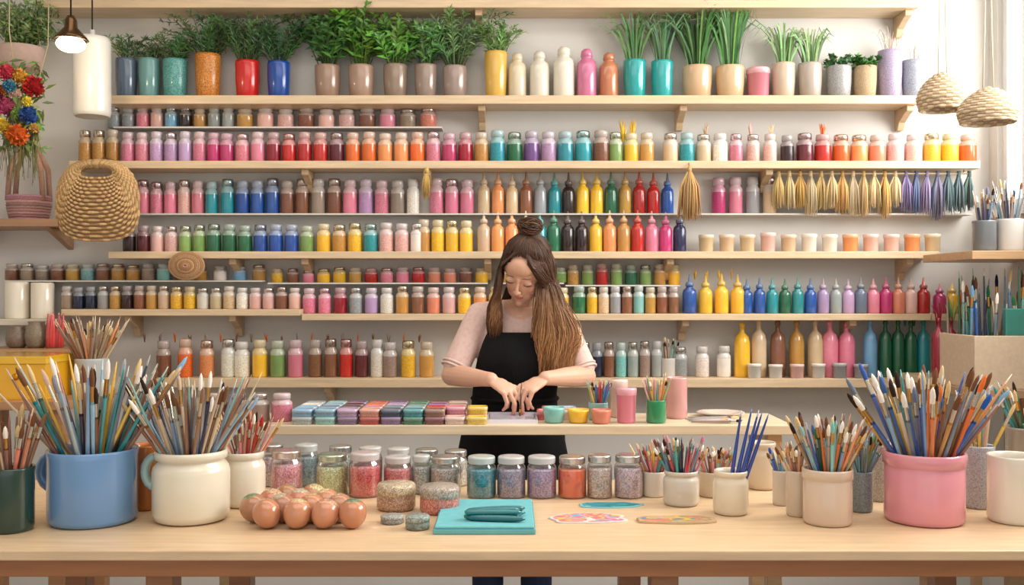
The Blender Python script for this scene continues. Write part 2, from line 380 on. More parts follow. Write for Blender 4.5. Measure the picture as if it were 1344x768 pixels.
b=MB();cup(b,X(995,4.03),4.03,z1,.047,Z(90,4.03)-z1,(.82,.48,.54),18);b.obj('ceramic_cup')
def bigbottle(px,w,top,c):
    b=MB();r=w/2/F*4.03;h=Z(top,4.03)-z1
    b.lathe((X(px,4.03),4.03,z1),[(0,0),(r*.92,0),(r,.03*h),(r,.66*h),(r*.9,.74*h),(r*.55,.8*h),(r*.55,.84*h),(r*.62,.85*h),(r*.55,.96*h),(r*.35,h),(0,h)],c,'ceramic',18);b.obj('ceramic_bottle')
for q in [(679,24,70,(.83,.77,.65)),(708,26,68,(.85,.82,.75)),(740,28,62,(.87,.84,.77)),(770,26,65,(.8,.43,.58)),(799,25,70,(.75,.46,.3))]: bigbottle(*q)
# ---------------- front table ----------------
TZ=.90;K=(CZ-TZ)*F
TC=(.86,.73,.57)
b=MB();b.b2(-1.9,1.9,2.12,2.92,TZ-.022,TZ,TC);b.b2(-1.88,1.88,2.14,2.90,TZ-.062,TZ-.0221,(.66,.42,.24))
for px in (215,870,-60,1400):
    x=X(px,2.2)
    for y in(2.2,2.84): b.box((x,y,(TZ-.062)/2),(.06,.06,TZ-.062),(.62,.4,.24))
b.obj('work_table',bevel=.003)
def DT(py,z=TZ): return (CZ-z)*F/(py-384)
def potfull(r,h,st):
    if st=='neck': return [(0,0),(.8*r,0),(.93*r,.03*h),(r,.12*h),(r,.7*h),(.96*r,.78*h),(.86*r,.84*h),(.86*r,.87*h),(.93*r,.89*h),(.95*r,.96*h),(.92*r,h),(.85*r,.99*h),(.81*r,.86*h),(.9*r,.72*h),(.9*r,.08*h),(0,.05*h)]
    if st=='band': return [(0,0),(.84*r,0),(.93*r,.02*h),(.97*r,.08*h),(.96*r,.8*h),(.95*r,.81*h),(r,.83*h),(1.01*r,.97*h),(.98*r,h),(.9*r,.99*h),(.88*r,.8*h),(.88*r,.06*h),(0,.04*h)]
    return [(0,0),(.86*r,0),(.94*r,.02*h),(r,.08*h),(r,.9*h),(1.02*r,.97*h),(r,h),(.93*r,.99*h),(.91*r,.9*h),(.91*r,.06*h),(0,.04*h)]
def pot(px,base,top,w,col,st='plain',mt='ceramic',tip=None,n=0,spread=.08,cols='yb',upf=.5,k=1,handle=None,z=TZ,name='brush_pot',hc=None,Df=None):
    Df=Df or DT(base,z);r=w/2/F*Df;D=Df+r;r=w/2/F*D;x=X(px,D);h=Z(top,D)-z
    e=empty(name);b=MB();b.lathe((x,D,z),potfull(r,h,st),col,mt,32)
    if handle:
        s=handle;pts=[]
        for i in range(9):
            a=math.pi*(i/8);pts.append((x+s*(r*.93+math.sin(a)*r*.3),D,z+h*(.68+.22*math.cos(a))))
        b.tube(pts,.12*r,hc or col,mt,10)
    b.obj('pot',e)
    if n:
        b=MB();bunch(b,x,D,z+.05*h,r*.76,z+h*.9,Z(tip,D),n,spread,cols,upf,k);b.obj('paint_brushes',e)
    return x,D,r,h
mixc='tTeBaCnesynNSBnG'
pot(14,703,612,58,(.12,.24,.2),tip=535,n=26,spread=.06,cols='nenaeC',k=1.1)
pot(122,697,588,112,(.42,.6,.8),tip=470,n=66,spread=.15,cols=mixc,k=1.2,handle=-1,upf=.4)
pot(193,672,583,46,(.8,.45,.15),z=TZ)
pot(251,693,590,99,(.89,.85,.76),'neck',tip=490,n=66,spread=.12,cols='SaneTsNBe',k=1.0,handle=-1,hc=(.6,.72,.7))
pot(320,669,592,56,(.89,.85,.77),'neck',tip=540,n=40,spread=.06,cols='renwnCp',k=.8)
pot(858,654,618,30,(.85,.8,.74),tip=578,n=30,spread=.05,cols='tyrCnp',k=.7)
pot(894,667,617,47,(.8,.76,.7),'neck',tip=572,n=44,spread=.04,cols='tNrpmnGS',k=.8)
pot(938,655,618,42,(.82,.75,.66),tip=588,n=40,spread=.03,cols='rgCpeTn',k=.8)
pot(959,679,617,46,(.87,.81,.71),'neck',tip=545,n=0)
b=MB();Dn=DT(679)+.04
for q in (-.012,-.002,.008,.016,.022): 
    p0=Vector((X(959,Dn)+q*.6,Dn+U(-.01,.01),TZ+.02));brush(b,p0,(X(985,Dn)+q*2-p0.x,0,Z(533+U(0,20),Dn)-p0.z),Z(533+U(0,18),Dn)-p0.z,(.12,.25,.6),False,1.1)
b.obj('blue_brush_bunch')
pot(1000,645,580,38,(.83,.75,.64),'neck',tip=570,n=0,name='ceramic_jar')
pot(1026,665,617,24,(.82,.77,.7),tip=585,n=14,spread=.03,cols='TBSb',k=.8)
pot(1047,680,617,30,(.8,.72,.63),tip=580,n=20,spread=.04,cols='eOn',k=.8)
pot(1086,694,614,65,(.83,.73,.64),'band',tip=545,n=60,spread=.07,cols='TobOeGnB',k=.85)
pot(1130,674,618,30,(.55,.59,.61),mt='speckle',tip=560,n=34,spread=.06,cols='GBTvS',k=.8)
pot(1154,660,595,30,(.7,.68,.63),mt='speckle',tip=575,n=14,spread=.03,cols='BGS',k=.8)
pot(1213,695,592,104,(.88,.56,.61),'band',tip=482,n=70,spread=.13,cols='bnnSOeygtBbo',k=1.2,upf=.7)
pot(1284,670,584,40,(.7,.71,.74),mt='speckle',tip=505,n=14,spread=.06,cols='Bbye',k=1)
pot(1332,692,597,68,(.88,.85,.79),'plain',tip=592,n=0,name='ceramic_jar')
pot(1352,645,560,60,(.55,.5,.45),tip=500,n=20,spread=.08,cols='GtNn',k=1)
def gjar(px,base,top,w,c,lid=(.82,.82,.81),z=TZ,fill=.72,mt='glitter',Df=None):
    Df=Df or DT(base,z);r=w/2/F*Df;D=Df+r;r=w/2/F*D;x=X(px,D);h=Z(top,D-r*.5)-z
    e=empty('glitter_jar')
    b=MB();b.lathe((x,D,z),[(0,.003),(r*.9,.003),(r*.96,.06*h),(r*.96,fill*h*.93),(r*.9,fill*h*.98),(0,fill*h)],[c]*3+[mix(c,(.9,.9,.9),.3)]*2,mt,24);b.obj('filling',e)
    b=MB();b.lathe((x,D,z),[(0,0),(r*.92,0),(r,.05*h),(r,.68*h),(r*.95,.76*h),(r*.82,.82*h),(r*.82,.86*h)],(1,1,1),'thin_glass',24);b.obj('glass',e)
    b=MB();pr=[(r*.78,.83*h),(r*.9,.83*h),(r*.92,.85*h)]
    for i in range(3): t=.86+.035*i;pr+= [(r*.9,t*h),(r*.93,(t+.017)*h)]
    pr+= [(r*.9,.985*h),(r*.84,h),(r*.4,.995*h),(0,.995*h)]
    b.lathe((x,D,z),pr,mix(mix(lid,c,.12),(.6,.62,.62),.2),'gloss_paint' if R()<.5 else 'metal',24);b.obj('lid',e)
for px,c in [(357,(.8,.72,.75)),(402,(.5,.6,.62)),(447,(.75,.8,.8)),(486,(.75,.55,.5)),(523,(.8,.75,.6)),(560,(.6,.65,.55)),(598,(.72,.7,.66))]:
    gjar(px,640,584+max(0,(px-402)*.04),32,c)
gjar(376,655,592,42,(.85,.55,.6),lid=(.88,.83,.78));gjar(436,653,597,42,(.78,.8,.58),lid=(.76,.82,.72));gjar(479,655,595,42,(.83,.35,.35))
gjar(522,652,600,37,(.82,.45,.45));gjar(585,652,600,40,(.66,.62,.58));gjar(553,650,598,25,(.66,.68,.66))
gjar(632,656,600,39,(.12,.53,.6));gjar(671,656,600,38,(.56,.52,.62));gjar(711,656,600,39,(.62,.52,.66));gjar(751,656,600,38,(.9,.33,.1),mt='gloss_paint')
gjar(787,656,598,33,(.76,.68,.64));gjar(825,656,598,38,(.76,.66,.7))
def ljar(px,base,top,w,c,lidc):
    D0=DT(base);r=w/2/F*D0;D=D0+r;x=X(px,D);h=Z(top,D)-TZ;b=MB()
    b.lathe((x,D,TZ),[(0,0),(r*.85,0),(r*.98,.12*h),(r*.98,.5*h),(r*.95,.6*h),(r*.99,.62*h),(r*.99,.9*h),(r*.9,h),(0,h*.99)],[c,c,c,c,lidc,lidc,lidc,lidc],['glitter']*8,24);b.obj('trinket_box')
ljar(520,674,634,53,(.72,.57,.47),(.76,.68,.56));ljar(577,678,637,54,(.78,.48,.43),(.68,.62,.56))
ljar(548,698,676,33,(.48,.53,.5),(.57,.62,.59));ljar(515,690,676,32,(.53,.54,.53),(.62,.63,.6))
# eggs
e=empty('painted_eggs')
def egg(px,D,c):
    r=.0325;x=X(px,D)
    M=Matrix.Rotation(U(-.5,.5),3,'Y')@Matrix.Rotation(U(-.4,.3),3,'X')
    prof=[];cols=[]
    for j in range(17):
        t=math.pi*j/16;rr=math.sin(t)*r*(1-.06*math.cos(t));prof.append((rr if 0<j<16 else 0,-math.cos(t)*r*1.08))
    tc=random.choice([(.8,.7,.5),(.45,.52,.36),(.78,.62,.48),(.72,.66,.55)])
    cols=[c]*13+[tc]*3
    b=MB();b.lathe((x,D,TZ+r*1.07),prof,cols,['ceramic']*13+['glitter']*3,22,M)
    b.obj('egg',e)
D0=2.32
for pxs,DD in (([350,390,427,463],D0),([333,371,409,446],D0+.06),([356,393,429],D0+.12),([376,411],D0+.18)):
    for px in pxs: egg(px,DD,jit((.74,.49,.35),.06))
def tabXY(px,py,z=TZ):
    D=DT(py,z);return X(px,D),D
b=MB();x0,ya=tabXY(568,702);x1,_=tabXY(703,702);yb=DT(664)
b.b2(x0,x1,ya,yb,TZ,TZ+.012,(.33,.68,.72),'gloss_paint');b.b2(x0+.004,x1-.003,ya+.003,yb-.003,TZ+.0121,TZ+.018,(.4,.72,.75),'matte_clay');b.obj('teal_notebook',bevel=.002)
b=MB()
for i in range(9):
    zz=TZ+.026+(.011 if i>5 else 0);y=ya+.05+.0165*(i%6)+(.012 if i>5 else 0);M=Matrix.Rotation(U(-.22,.22),3,'Z');c=jit((.04,.47,.47),.12)
    cx=X(650,y)+U(-.012,.012);pts=[Vector((cx,y,zz))+M@Vector((t,0,0)) for t in(-.066,-.06,-.02,.02,.055,.066)]
    b.tube(pts,[.003,.0065,.0078,.0078,.0065,.002],c,'gloss_paint',8)
b.obj('teal_crayon_bundle')
def sheet(name,px,py,wx,wy,cols,base=(.86,.8,.76),rot=0,amp=.25,th=.003,seed=0,bias=.0):
    b=MB();cx,cy=tabXY(px,py);na,nr=72,22;g={}
    for ring in range(nr+1):
        for k in range(na):
            a=6.28318*k/na;t=ring/nr
            w=1+amp*noise.noise(Vector((math.cos(a)*1.6+seed,math.sin(a)*1.6,seed)))+.25*abs(math.sin(2*a))**2*.6
            x=wx*t*w*math.cos(a);y=wy*t*w*math.sin(a)
            g[ring,k]=len(b.v);b.v.append(Vector((cx+x*math.cos(rot)-y*math.sin(rot),cy+x*math.sin(rot)+y*math.cos(rot),TZ+th)))
    for ring in range(nr):
        for k in range(na):
            idx=[g[ring,k],g[ring+1,k],g[ring+1,(k+1)%na],g[ring,(k+1)%na]]
            p=b.v[idx[1]];v=noise.noise(Vector((p.x*24+seed*3,p.y*30,seed)))
            v2=noise.noise(Vector((p.x*16,p.y*26,seed+9)))
            c=base
            if v>-.18-bias and ring<nr-2: c=mix(base,cols[int(abs(v2*9+seed))%len(cols)],.9)
            b.face(idx,c,MI['matte_clay'])
    st=len(b.v)
    for k in range(na): p=b.v[g[nr,k]];b.v.append(Vector((p.x,p.y,TZ+.0002)))
    for k in range(na): b.face([g[nr,k],st+k,st+(k+1)%na,g[nr,(k+1)%na]],base,MI['matte_clay'])
    b.obj(name)
sheet('painted_paper',772,681,.092,.05,[(.88,.4,.46),(.9,.72,.25),(.8,.38,.62),(.92,.6,.48),(.4,.65,.78)],seed=2.3,rot=.1,bias=.15)
sheet('painted_paper',800,664,.08,.03,[(.05,.5,.54),(.1,.42,.52),(.2,.62,.64)],base=(.5,.74,.76),seed=5.1,bias=.3)
sheet('paint_palette',887,684,.092,.034,[(.85,.4,.4),(.3,.5,.62),(.88,.66,.22),(.5,.6,.3),(.8,.45,.25)],base=(.76,.62,.46),seed=8.2,th=.006,amp=.15)
# ---------------- middle counter ----------------
QZ=1.05;QF=3.0
b=MB();b.b2(X(272,QF),X(1042,QF),QF,3.3,QZ-.03,QZ,(.87,.79,.66))
for x in (X(272,QF)+.05,X(1042,QF)-.05):
    for y in(QF+.05,3.25): b.box((x,y,(QZ-.03)/2),(.045,.045,QZ-.03),(.78,.64,.46))
b.b2(X(272,QF)+.03,X(1042,QF)-.03,3.24,3.26,.30,.33,(.8,.66,.48))
b.obj('craft_counter',bevel=.003)
def cjar(px,D,top,w,c,kind=jar,name='pigment_jar'):
    b=MB();kind(b,X(px,D),D,QZ,w/2/F*D,Z(top,D)-QZ,c,20);b.obj(name)
for px,c in [(285,'n'),(312,'n'),(341,'a')]: cjar(px,3.1,516,26,P[c])
cjar(370,3.1,516,27,P['p'])
def pan(b,x,y,z,w,d,h,c,lc):
    q=.42
    b.lathe((x,y,z),[(0,0),(w*.46,0),(w*.48,.1*h),(w*.48,.55*h),(w*.5,.58*h),(w*.5,.9*h),(w*.47,h),(w*.42,h),(w*.4,.94*h),(0,.94*h)],[mix(c,(.85,.85,.85),.25)]*3+[mix(c,(.88,.88,.88),.4)]*4+[c,lc],['glitter_fine']*3+['gloss_paint']*5+['glitter_fine'],24,sq=(q,d/w))
b=MB()
cf=['sBBw','TBSB','ulkd','rCpo','uNSl','GtTG','dnru','qCpn','yOye'];fx=[398,428,457,486,514,543,571,597,626]
for rI in range(4):
    D=3.035+.064*rI
    for i in range(9):
        x=X(fx[i],3.035)
        if i==8 and rI>1: continue
        lay=1 if rI==0 and i>6 else 2
        for k in range(lay):
            c=jit(P[cf[i][(rI+k)%4]],.08);pan(b,x,D,QZ+k*.0235,.063,.058,.023,c,mix(c,(.95,.93,.9),.1 if R()<.7 else .4))
b.obj('paint_pan_assortment')
for px,D,top,w,c in [(727,3.06,534,29,P['T']),(759,3.06,537,29,P['y']),(789,3.04,537,27,P['C'])]:
    b=MB();x=X(px,D);r=w/2/F*D;h=Z(top,D)-QZ;b.lathe((x,D,QZ),[(0,0),(r*.7,0),(r*.85,.1*h),(r,.85*h),(r*.97,h),(r*.9,.97*h),(r*.85,.8*h),(0,.78*h)],[c]*6+[mix(c,(.8,.3,.2),.3)],'gloss_paint',22);b.obj('paint_bowl')
b=MB()
for i,(px,D) in enumerate([(716,3.14),(742,3.14),(722,3.215),(745,3.215)]): pan(b,X(px,D),D,QZ,.056,.056,.032,P['rqCB'[i]],P['qpOw'[i]])
b.obj('glitter_pan_assortment')
b=MB();b.b2(X(642,3.05),X(702,3.05),3.04,3.22,QZ,QZ+.006,(.82,.8,.86),'ceramic')
b.b2(X(640,3.05),X(704,3.05),3.034,3.04,QZ,QZ+.013,(.85,.83,.88),'ceramic');b.b2(X(640,3.05),X(704,3.05),3.22,3.226,QZ,QZ+.013,(.85,.83,.88),'ceramic')
b.b2(X(640,3.05)-.004,X(640,3.05)+.002,3.034,3.226,QZ,QZ+.013,(.85,.83,.88),'ceramic');b.b2(X(704,3.05)-.002,X(704,3.05)+.004,3.034,3.226,QZ,QZ+.013,(.85,.83,.88),'ceramic')
b.obj('craft_tray')
cjar(822,3.06,509,27,P['p'],kind=cup,name='pink_cup');cjar(812,3.19,498,24,P['q'],kind=cup,name='pink_cup')
def qpot(px,D,top,w,c,tip,n,cols,sp=.03,name='pencil_cup',mt='ceramic',k=.75,up=.2):
    r=w/2/F*D;h=Z(top,D)-QZ;e=empty(name);b=MB();x=X(px,D);b.lathe((x,D,QZ),potfull(r,h,'plain'),c,mt,22);b.obj('cup',e)
    if n: b=MB();bunch(b,x,D,QZ+.06*h,r*.76,QZ+h*.9,Z(tip,D),n,sp,cols,up,k);b.obj('pencils',e)
qpot(861,3.06,525,26,(.12,.55,.35),490,30,'yOevtp');qpot(785,3.13,528,26,(.55,.75,.75),498,26,'tvrOb');qpot(888,3.17,495,28,(.86,.62,.6),490,0,'y',name='pink_jar')
b=MB()
for i in range(9): brush(b,(X(905+U(-3,8),3.05),3.03+.014*i,QZ+.006),(1,U(-.1,.1),U(0,.02)),U(.12,.16),jit(P[random.choice('asqe')],.1),True,.9)
b.obj('loose_paint_brushes')
b=MB();b.lathe((X(945,3.22),3.215,QZ),[(0,0),(.04,0),(.074,.012),(.078,.015),(.072,.014),(.04,.004),(0,.004)],(.85,.78,.74),'ceramic',28);b.obj('ceramic_plate')
def spot(px,D,z,top,w,c,tip,n,cols,sp=.04,k=.8,name='brush_pot',mt='ceramic',up=.4,st='plain'):
    r=w/2/F*D;h=Z(top,D)-z;e=empty(name);b=MB();x=X(px,D);b.lathe((x,D,z),potfull(r,h,st),c,mt,20);b.obj('pot',e)
    if n:
        b=MB();bunch(b,x,D,z+.06*h,r*.76,z+h*.9,Z(tip,D),n,sp,cols,up,k);b.obj('paint_brushes',e)
spot(877,4.03,z5,470,20,(.8,.78,.75),443,14,'ensT',.02)
# ---------------- left side ----------------
def sboard(name,x0,x1,py,D0,D1,th=.025,col=WOOD):
    z=Z(py,D0);b=MB();b.b2(X(x0,D0),X(x1,D0),D0,D1,z-th,z,col)
    for px in (x0+12,x1-14):
        b.prism([(D1,z-th),(D0+.04,z-th),(D1,z-th-.08)],X(px,D0+.05),.025,mix(col,(.6,.42,.25),.2))
    b.obj(name,bevel=.002);return z
zc=sboard('wooden_shelf',-40,76,419,3.95,WY,col=(.85,.8,.72))
b=MB()
for px,w,tp in [(23,31,370),(56,29,371)]:
    r=w/2/F*4.03;h=Z(tp,4.03)-zc;b.lathe((X(px,4.03),4.03,zc),[(0,0),(r*.97,0),(r,.03*h),(r,.97*h),(r*.95,h),(r*.6,h*.985),(0,h*.98)],(.92,.88,.8),'ceramic',20);b.tube([(X(px,4.03),4.03,zc+h*.97),(X(px,4.03),4.03,zc+h+.012)],.0015,(.2,.15,.1),'fabric')
b.obj('pillar_candles')
zl=sboard('wooden_shelf',-40,95,459,3.78,WY,col=(.76,.58,.4))
def rpot(px,D,z,top,w,c,tip=None):
    r=w/2/F*D;h=Z(top,D)-z;b=MB();b.lathe((X(px,D),D,z),[(0,0),(.6*r,0),(.9*r,.15*h),(r,.45*h),(.85*r,.8*h),(.65*r,.9*h),(.72*r,h),(.6*r,.98*h),(0,.9*h)],c,'speckle',18);b.obj('clay_vase')
rpot(22,3.9,zl,428,28,(.5,.42,.36));rpot(48,3.9,zl,422,30,(.55,.48,.4))
b=MB()
for i in range(6): brush(b,(X(64+i*2.4,3.88),3.87+.008*i,zl+.002),(U(.0,.1),0,1),U(.12,.15),jit((.8,.25,.25),.1),False,1.9)
b.obj('red_crayon_bunch')
sz=Z(527,3.3);b=MB();b.b2(-1.95,X(88,3.3),3.3,3.74,sz-.03,sz,(.7,.5,.33))
for x in(-1.9,X(88,3.3)-.05):
    for y in(3.35,3.69): b.box((x,y,(sz-.03)/2),(.05,.05,sz-.03),(.66,.46,.29))
b.obj('side_table',bevel=.003)
b=MB();bx1=X(60,3.35);b.b2(X(-40,3.35),bx1,3.35,3.6,sz,Z(478,3.35),(.93,.68,.07),'ceramic');b.b2(X(-40,3.35)-.004,bx1+.004,3.346,3.604,Z(478,3.35)+.0005,Z(468,3.35),(.93,.72,.1),'ceramic')
b.ell((X(20,3.345),3.345,Z(495,3.345)),(.012,.006,.012),(.8,.55,.1),'metal');b.obj('yellow_box',bevel=.006)
spot(120,3.55,sz,470,42,(.72,.74,.74),416,60,'nneaOee',.09,k=1.2,up=.15)
zb=sboard('wooden_shelf',-60,76,287,3.85,WY,th=.03,col=(.66,.5,.36))
def coil_basket(name,x,y,z,r,h,c,n=9,handle=True,hz=.2,taper=.85):
    b=MB()
    for i in range(n):
        t=i/(n-1);rr=r*(taper+(1-taper)*math.sin(t*math.pi*.7));k=22
        b.tube([(x+rr*math.cos(2*math.pi*j/k),y+rr*math.sin(2*math.pi*j/k),z+h/n*(i+.5)+.001*math.sin(j*2.4+i)) for j in range(k)],h/n*.62,jit(c,.12),'wicker',6,closed=True)
    b.lathe((x,y,z+.001),[(0,0),(r*taper,0),(r*taper,.006),(0,.006)],c,'wicker',18)
    if handle:
        for dy in(-.03,.03): b.tube([(x-r*.9,y+dy,z+h*.8),(x-r*.8,y+dy,z+h+hz*.5),(x-r*.3,y+dy*.6,z+h+hz*.95),(x,y+dy*.5,z+h+hz),(x+r*.3,y+dy*.6,z+h+hz*.95),(x+r*.8,y+dy,z+h+hz*.5),(x+r*.9,y+dy,z+h*.8)],.011,mix(c,(.72,.55,.42),.7),'wicker',8)
    return b.obj(name)
coil_basket('wicker_basket',X(38,3.98),3.98,zb,.078,.10,(.72,.54,.54),hz=.21)
def bag():
    b=MB();D=3.86;cx=X(128,D);s=D/F;n=17;N=100
    def pt(t,a,side):
        # outline morphs from the small handle slot to the wide rounded body
        rx=(22+32*t)*s;ry=(7.5+45*t)*s;cz=Z(227+36*t,D);ca,sa=math.cos(a),math.sin(a)
        e_=.68
        xx=rx*(abs(ca)**e_)*(1 if ca>0 else -1);zz=ry*(abs(sa)**e_)*(1 if sa>0 else -1)
        wid=1+.05*(-sa) if sa<0 else 1-.14*sa*t;bul=.034*math.sin(math.pi*min(1,.12+t*.88))*(.5+.5*max(0,-sa)+.15)
        return Vector((cx+xx*wid,D+side*bul,cz+zz))
    for side in(-1,1):
        st=len(b.v)
        for i in range(n):
            for j in range(N): b.v.append(pt(i/(n-1),6.28318*j/N,side*.93))
        for i in range(n-1):
            for j in range(N):
                j2=(j+1)%N;b.face([st+i*N+j,st+i*N+j2,st+(i+1)*N+j2,st+(i+1)*N+j],(.62,.47,.31),MI['wicker'])
        for i in range(n):
            pts=[];cs=[];rr=[]
            for j in range(N):
                p=pt(i/(n-1),6.28318*j/N,side);ph=(j+ (2 if i%2 else 0))%4<2
                p.y+=side*(.002 if ph else -.0015);pts.append(p);rr.append(.0056 if ph else .0042);cs.append(jit((.82,.67,.46),.05) if ph else (.7,.54,.36))
            b.tube(pts,rr,cs,'wicker',6,closed=True)
    b.tube([(cx,D,Z(213,D)),(cx,D+.06,Z(205,D)),(cx,WY,Z(203,D))],.005,(.6,.5,.4),'metal')
    b.obj('straw_handbag')
bag()
b=MB();Dh=3.93;xh=X(245,Dh)
for i in range(9):
    rr=.008+.0075*i;k=24;b.tube([(xh+rr*math.cos(6.283*j/k),Dh-.006*(9-i)*.35,Z(349,Dh)+.78*rr*math.sin(6.283*j/k)) for j in range(k)],.0052,jit((.72,.54,.38),.1),'wicker',6,closed=True)
b.tube([(xh,Dh-.018,Z(349,Dh)),(xh,Dh,Z(349,Dh))],.01,(.7,.5,.33),'wicker');b.tube([(xh,Dh,Z(335,Dh)),(xh,3.951,Z(333,Dh))],.003,(.6,.45,.3),'fabric')
b.obj('woven_coaster')
b=MB();D=3.7
def pom(c,p,r):
    p=Vector(p);b.ell(p,(r*.75,)*3,mix(c,(0,0,0),.25),'fabric',8,6)
    for i in range(60):
        z=1-2*(i+.5)/60;a=i*2.4;q=math.sqrt(1-z*z);d=Vector((q*math.cos(a),q*math.sin(a),z))
        b.leaf(p+d*r*.55,d,(U(-1,1),U(-1,1),U(-1,1)),r*.5,r*.42,jit(c,.14),'fabric')
fl=[(44,113,15,(.68,.08,.1)),(38,151,13,(.15,.3,.62)),(23,177,15,(.9,.38,.1)),(8,140,14,(.8,.3,.5)),(25,100,11,(.85,.6,.2)),(8,95,12,(.8,.2,.3)),(20,122,9,(.9,.75,.7)),(2,165,11,(.85,.7,.2)),(24,148,9,(.5,.65,.3)),(12,113,9,(.2,.45,.6)),(36,133,7,(.9,.8,.2)),(45,168,7,(.8,.6,.3)),(6,118,8,(.9,.5,.2)),(-8,120,14,(.6,.2,.4))]
for px,py,r,c in fl:
    DD=D-U(0,.05);pom(c,(X(px,DD),DD,Z(py,DD)),r/F*DD)
for i in range(200):
    x=X(U(-10,54),D);z=Z(U(80,195),D)
    b.leaf((x,D+U(-.02,.04),z),(U(-1,1),U(-.5,.3),U(-1,.4)),(0,-1,.3),U(.03,.06),.014,jit((.38,.5,.22),.25))
for i in range(60):
    x=X(U(2,50),D);b.tube([(X(22,D),D,Z(110,D)),(x,D+.01,Z(170,D)),(x+U(-.03,.03),D+U(-.02,.02),Z(U(200,245),D))],[.002,.002,.001],jit((.5,.5,.28),.2),'leaf',4)
b.tube([(X(20,D),D,Z(100,D)),(X(12,D),D,Z(40,D)),(X(14,D),D,CE)],.0025,(.7,.65,.5),'fabric')
b.tube([(X(66,D),D,CE),(X(63,D),D,Z(60,D)),(X(52,D),D,Z(100,D)),(X(22,D),D,Z(112,D))],.002,(.7,.65,.5),'fabric')
b.obj('hanging_flower_bouquet')
e=empty('hanging_planter');b=MB();D=3.95;x=X(28,D);z=Z(92,D)
b.lathe((x,D,z),potprof(.085,.09),(.8,.68,.63),'matte_clay',20)
for a in (0,2.1,4.2): b.tube([(x+.078*math.cos(a),D+.078*math.sin(a),z+.07),(x,D,CE)],.002,(.85,.8,.7),'fabric')
b.obj('pot',e)
b=MB()
for i in range(90):
    a=U(0,6.28);s=U(.03,.17);o=Vector((x+.04*math.cos(a),D+.04*math.sin(a),z+.075));l=U(.05,.2);sy=min(s,.1)
    pts=[o,o+Vector((math.cos(a)*s*.4,math.sin(a)*sy*.4,l)),o+Vector((math.cos(a)*s,math.sin(a)*sy,l*.7))]
    b.tube(pts,[.0016,.0014,.0006],(.35,.45,.22),'leaf',4)
    for k in range(11):
        p=pts[0].lerp(pts[1],k/5) if k<5 else pts[1].lerp(pts[2],(k-5)/6)
        b.leaf(p,(U(-1,1),U(-1,.2),U(-.2,1)),(0,-1,.5),.03,.01,jit((.4,.52,.27),.2))
b.obj('foliage',e)
b=MB();D=3.4;x=X(93,D)
b.tube([(x,D,Z(22,D)),(x,D,CE)],.003,(.15,.12,.1),'fabric')
b.lathe((x,D,Z(48,D)),[(0,.07),(.012,.07),(.02,.055),(.022,.03),(.05,0),(.058,-.012),(.052,-.012),(.02,.02),(0,.02)],(.35,.25,.15),'metal',20)
b.ell((x,D,Z(58,D)),(.048,.048,.028),(1,.88,.66),'glow',16,10);b.obj('pendant_lamp')
b=MB();D=3.75;x=X(121,D);r=.068
zb0=Z(154,D);hh=Z(50,D)-zb0
b.lathe((x,D,zb0),[(0,.02),(r*.8,.02),(r*.86,0),(r*.95,.004),(r,.02),(r,hh-.02),(r*.93,hh),(0.01,hh+.004),(.01,hh+.03),(0,hh+.03)],(.86,.85,.82),'ceramic',28)
b.tube([(x,D,zb0+hh+.02),(x,D,CE)],.003,(.2,.17,.15),'fabric')
b.obj('cylinder_pendant_lamp')
def wov(px,py0,py1,w,D):
    b=MB();x=X(px,D);r=w/2/F*D;zt_=Z(py0,D);h=zt_-Z(py1,D);n=13
    for i in range(n):
        t=i/(n-1);rr=r*(math.sin(min(1,t/.75)*1.5708)**.7 if t<.75 else 1-.1*(t-.75)/.25)+.004;k=48;cs=[];rd=[]
        for j in range(k): ph=(j+2*(i%2))%4<2;rd.append(h/n*(.75 if ph else .6));cs.append(jit((.84,.75,.62),.05) if ph else (.72,.61,.48))
        b.tube([(x+rr*math.cos(6.2832*j/k),D+rr*math.sin(6.2832*j/k),zt_-h*t) for j in range(k)],rd,cs,'wicker',6,closed=True)
    for q in(-.4,.4): b.tube([(x+q*r*.5,D,zt_-.01),(x+q*.03,D,Z(40,D)),(x,D,CE)],.0025,(.75,.7,.6),'fabric')
    b.obj('woven_pendant_shade')
wov(1237,96,143,58,3.6);wov(1297,116,160,70,3.35)
# ---------------- right side ----------------
zr=Z(329,3.5);b=MB();b.b2(X(1276,3.5),XR,3.5,3.92,zr-.03,zr,(.76,.6,.43));
b.prism([(3.52,zr-.03),(3.55,zr-.03),(3.55,zr-.12),(3.52,zr-.12)],1.93,.07,(.7,.52,.35));b.obj('wooden_shelf',bevel=.002)
spot(1292,3.6,zr,290,30,(.42,.44,.46),246,16,'SsaN',.04,k=1);spot(1325,3.6,zr,288,34,(.82,.81,.79),235,18,'SsBNa',.05,k=1);spot(1316,3.8,zr,290,22,(.75,.6,.5),252,10,'nNk',.03,k=1)
sc=Z(512,3.4);b=MB();XQ=XR-.004;b.b2(X(1274,3.4),XQ,3.4,3.9,sc-.03,sc,(.7,.56,.42));
b.b2(X(1274,3.4)+.02,X(1274,3.4)+.05,3.42,3.45,0,sc-.03,(.66,.52,.38));b.b2(X(1274,3.4)+.02,X(1274,3.4)+.05,3.85,3.88,0,sc-.03,(.66,.52,.38));b.b2(XQ-.05,XQ-.02,3.42,3.88,0,sc-.03,(.66,.52,.38))
b.obj('side_cabinet',bevel=.003)
b=MB();x0=X(1279,3.42);x1=XR-.03;zt2=Z(441,3.42);cc=(.83,.74,.63);y0,y1=3.42,3.75
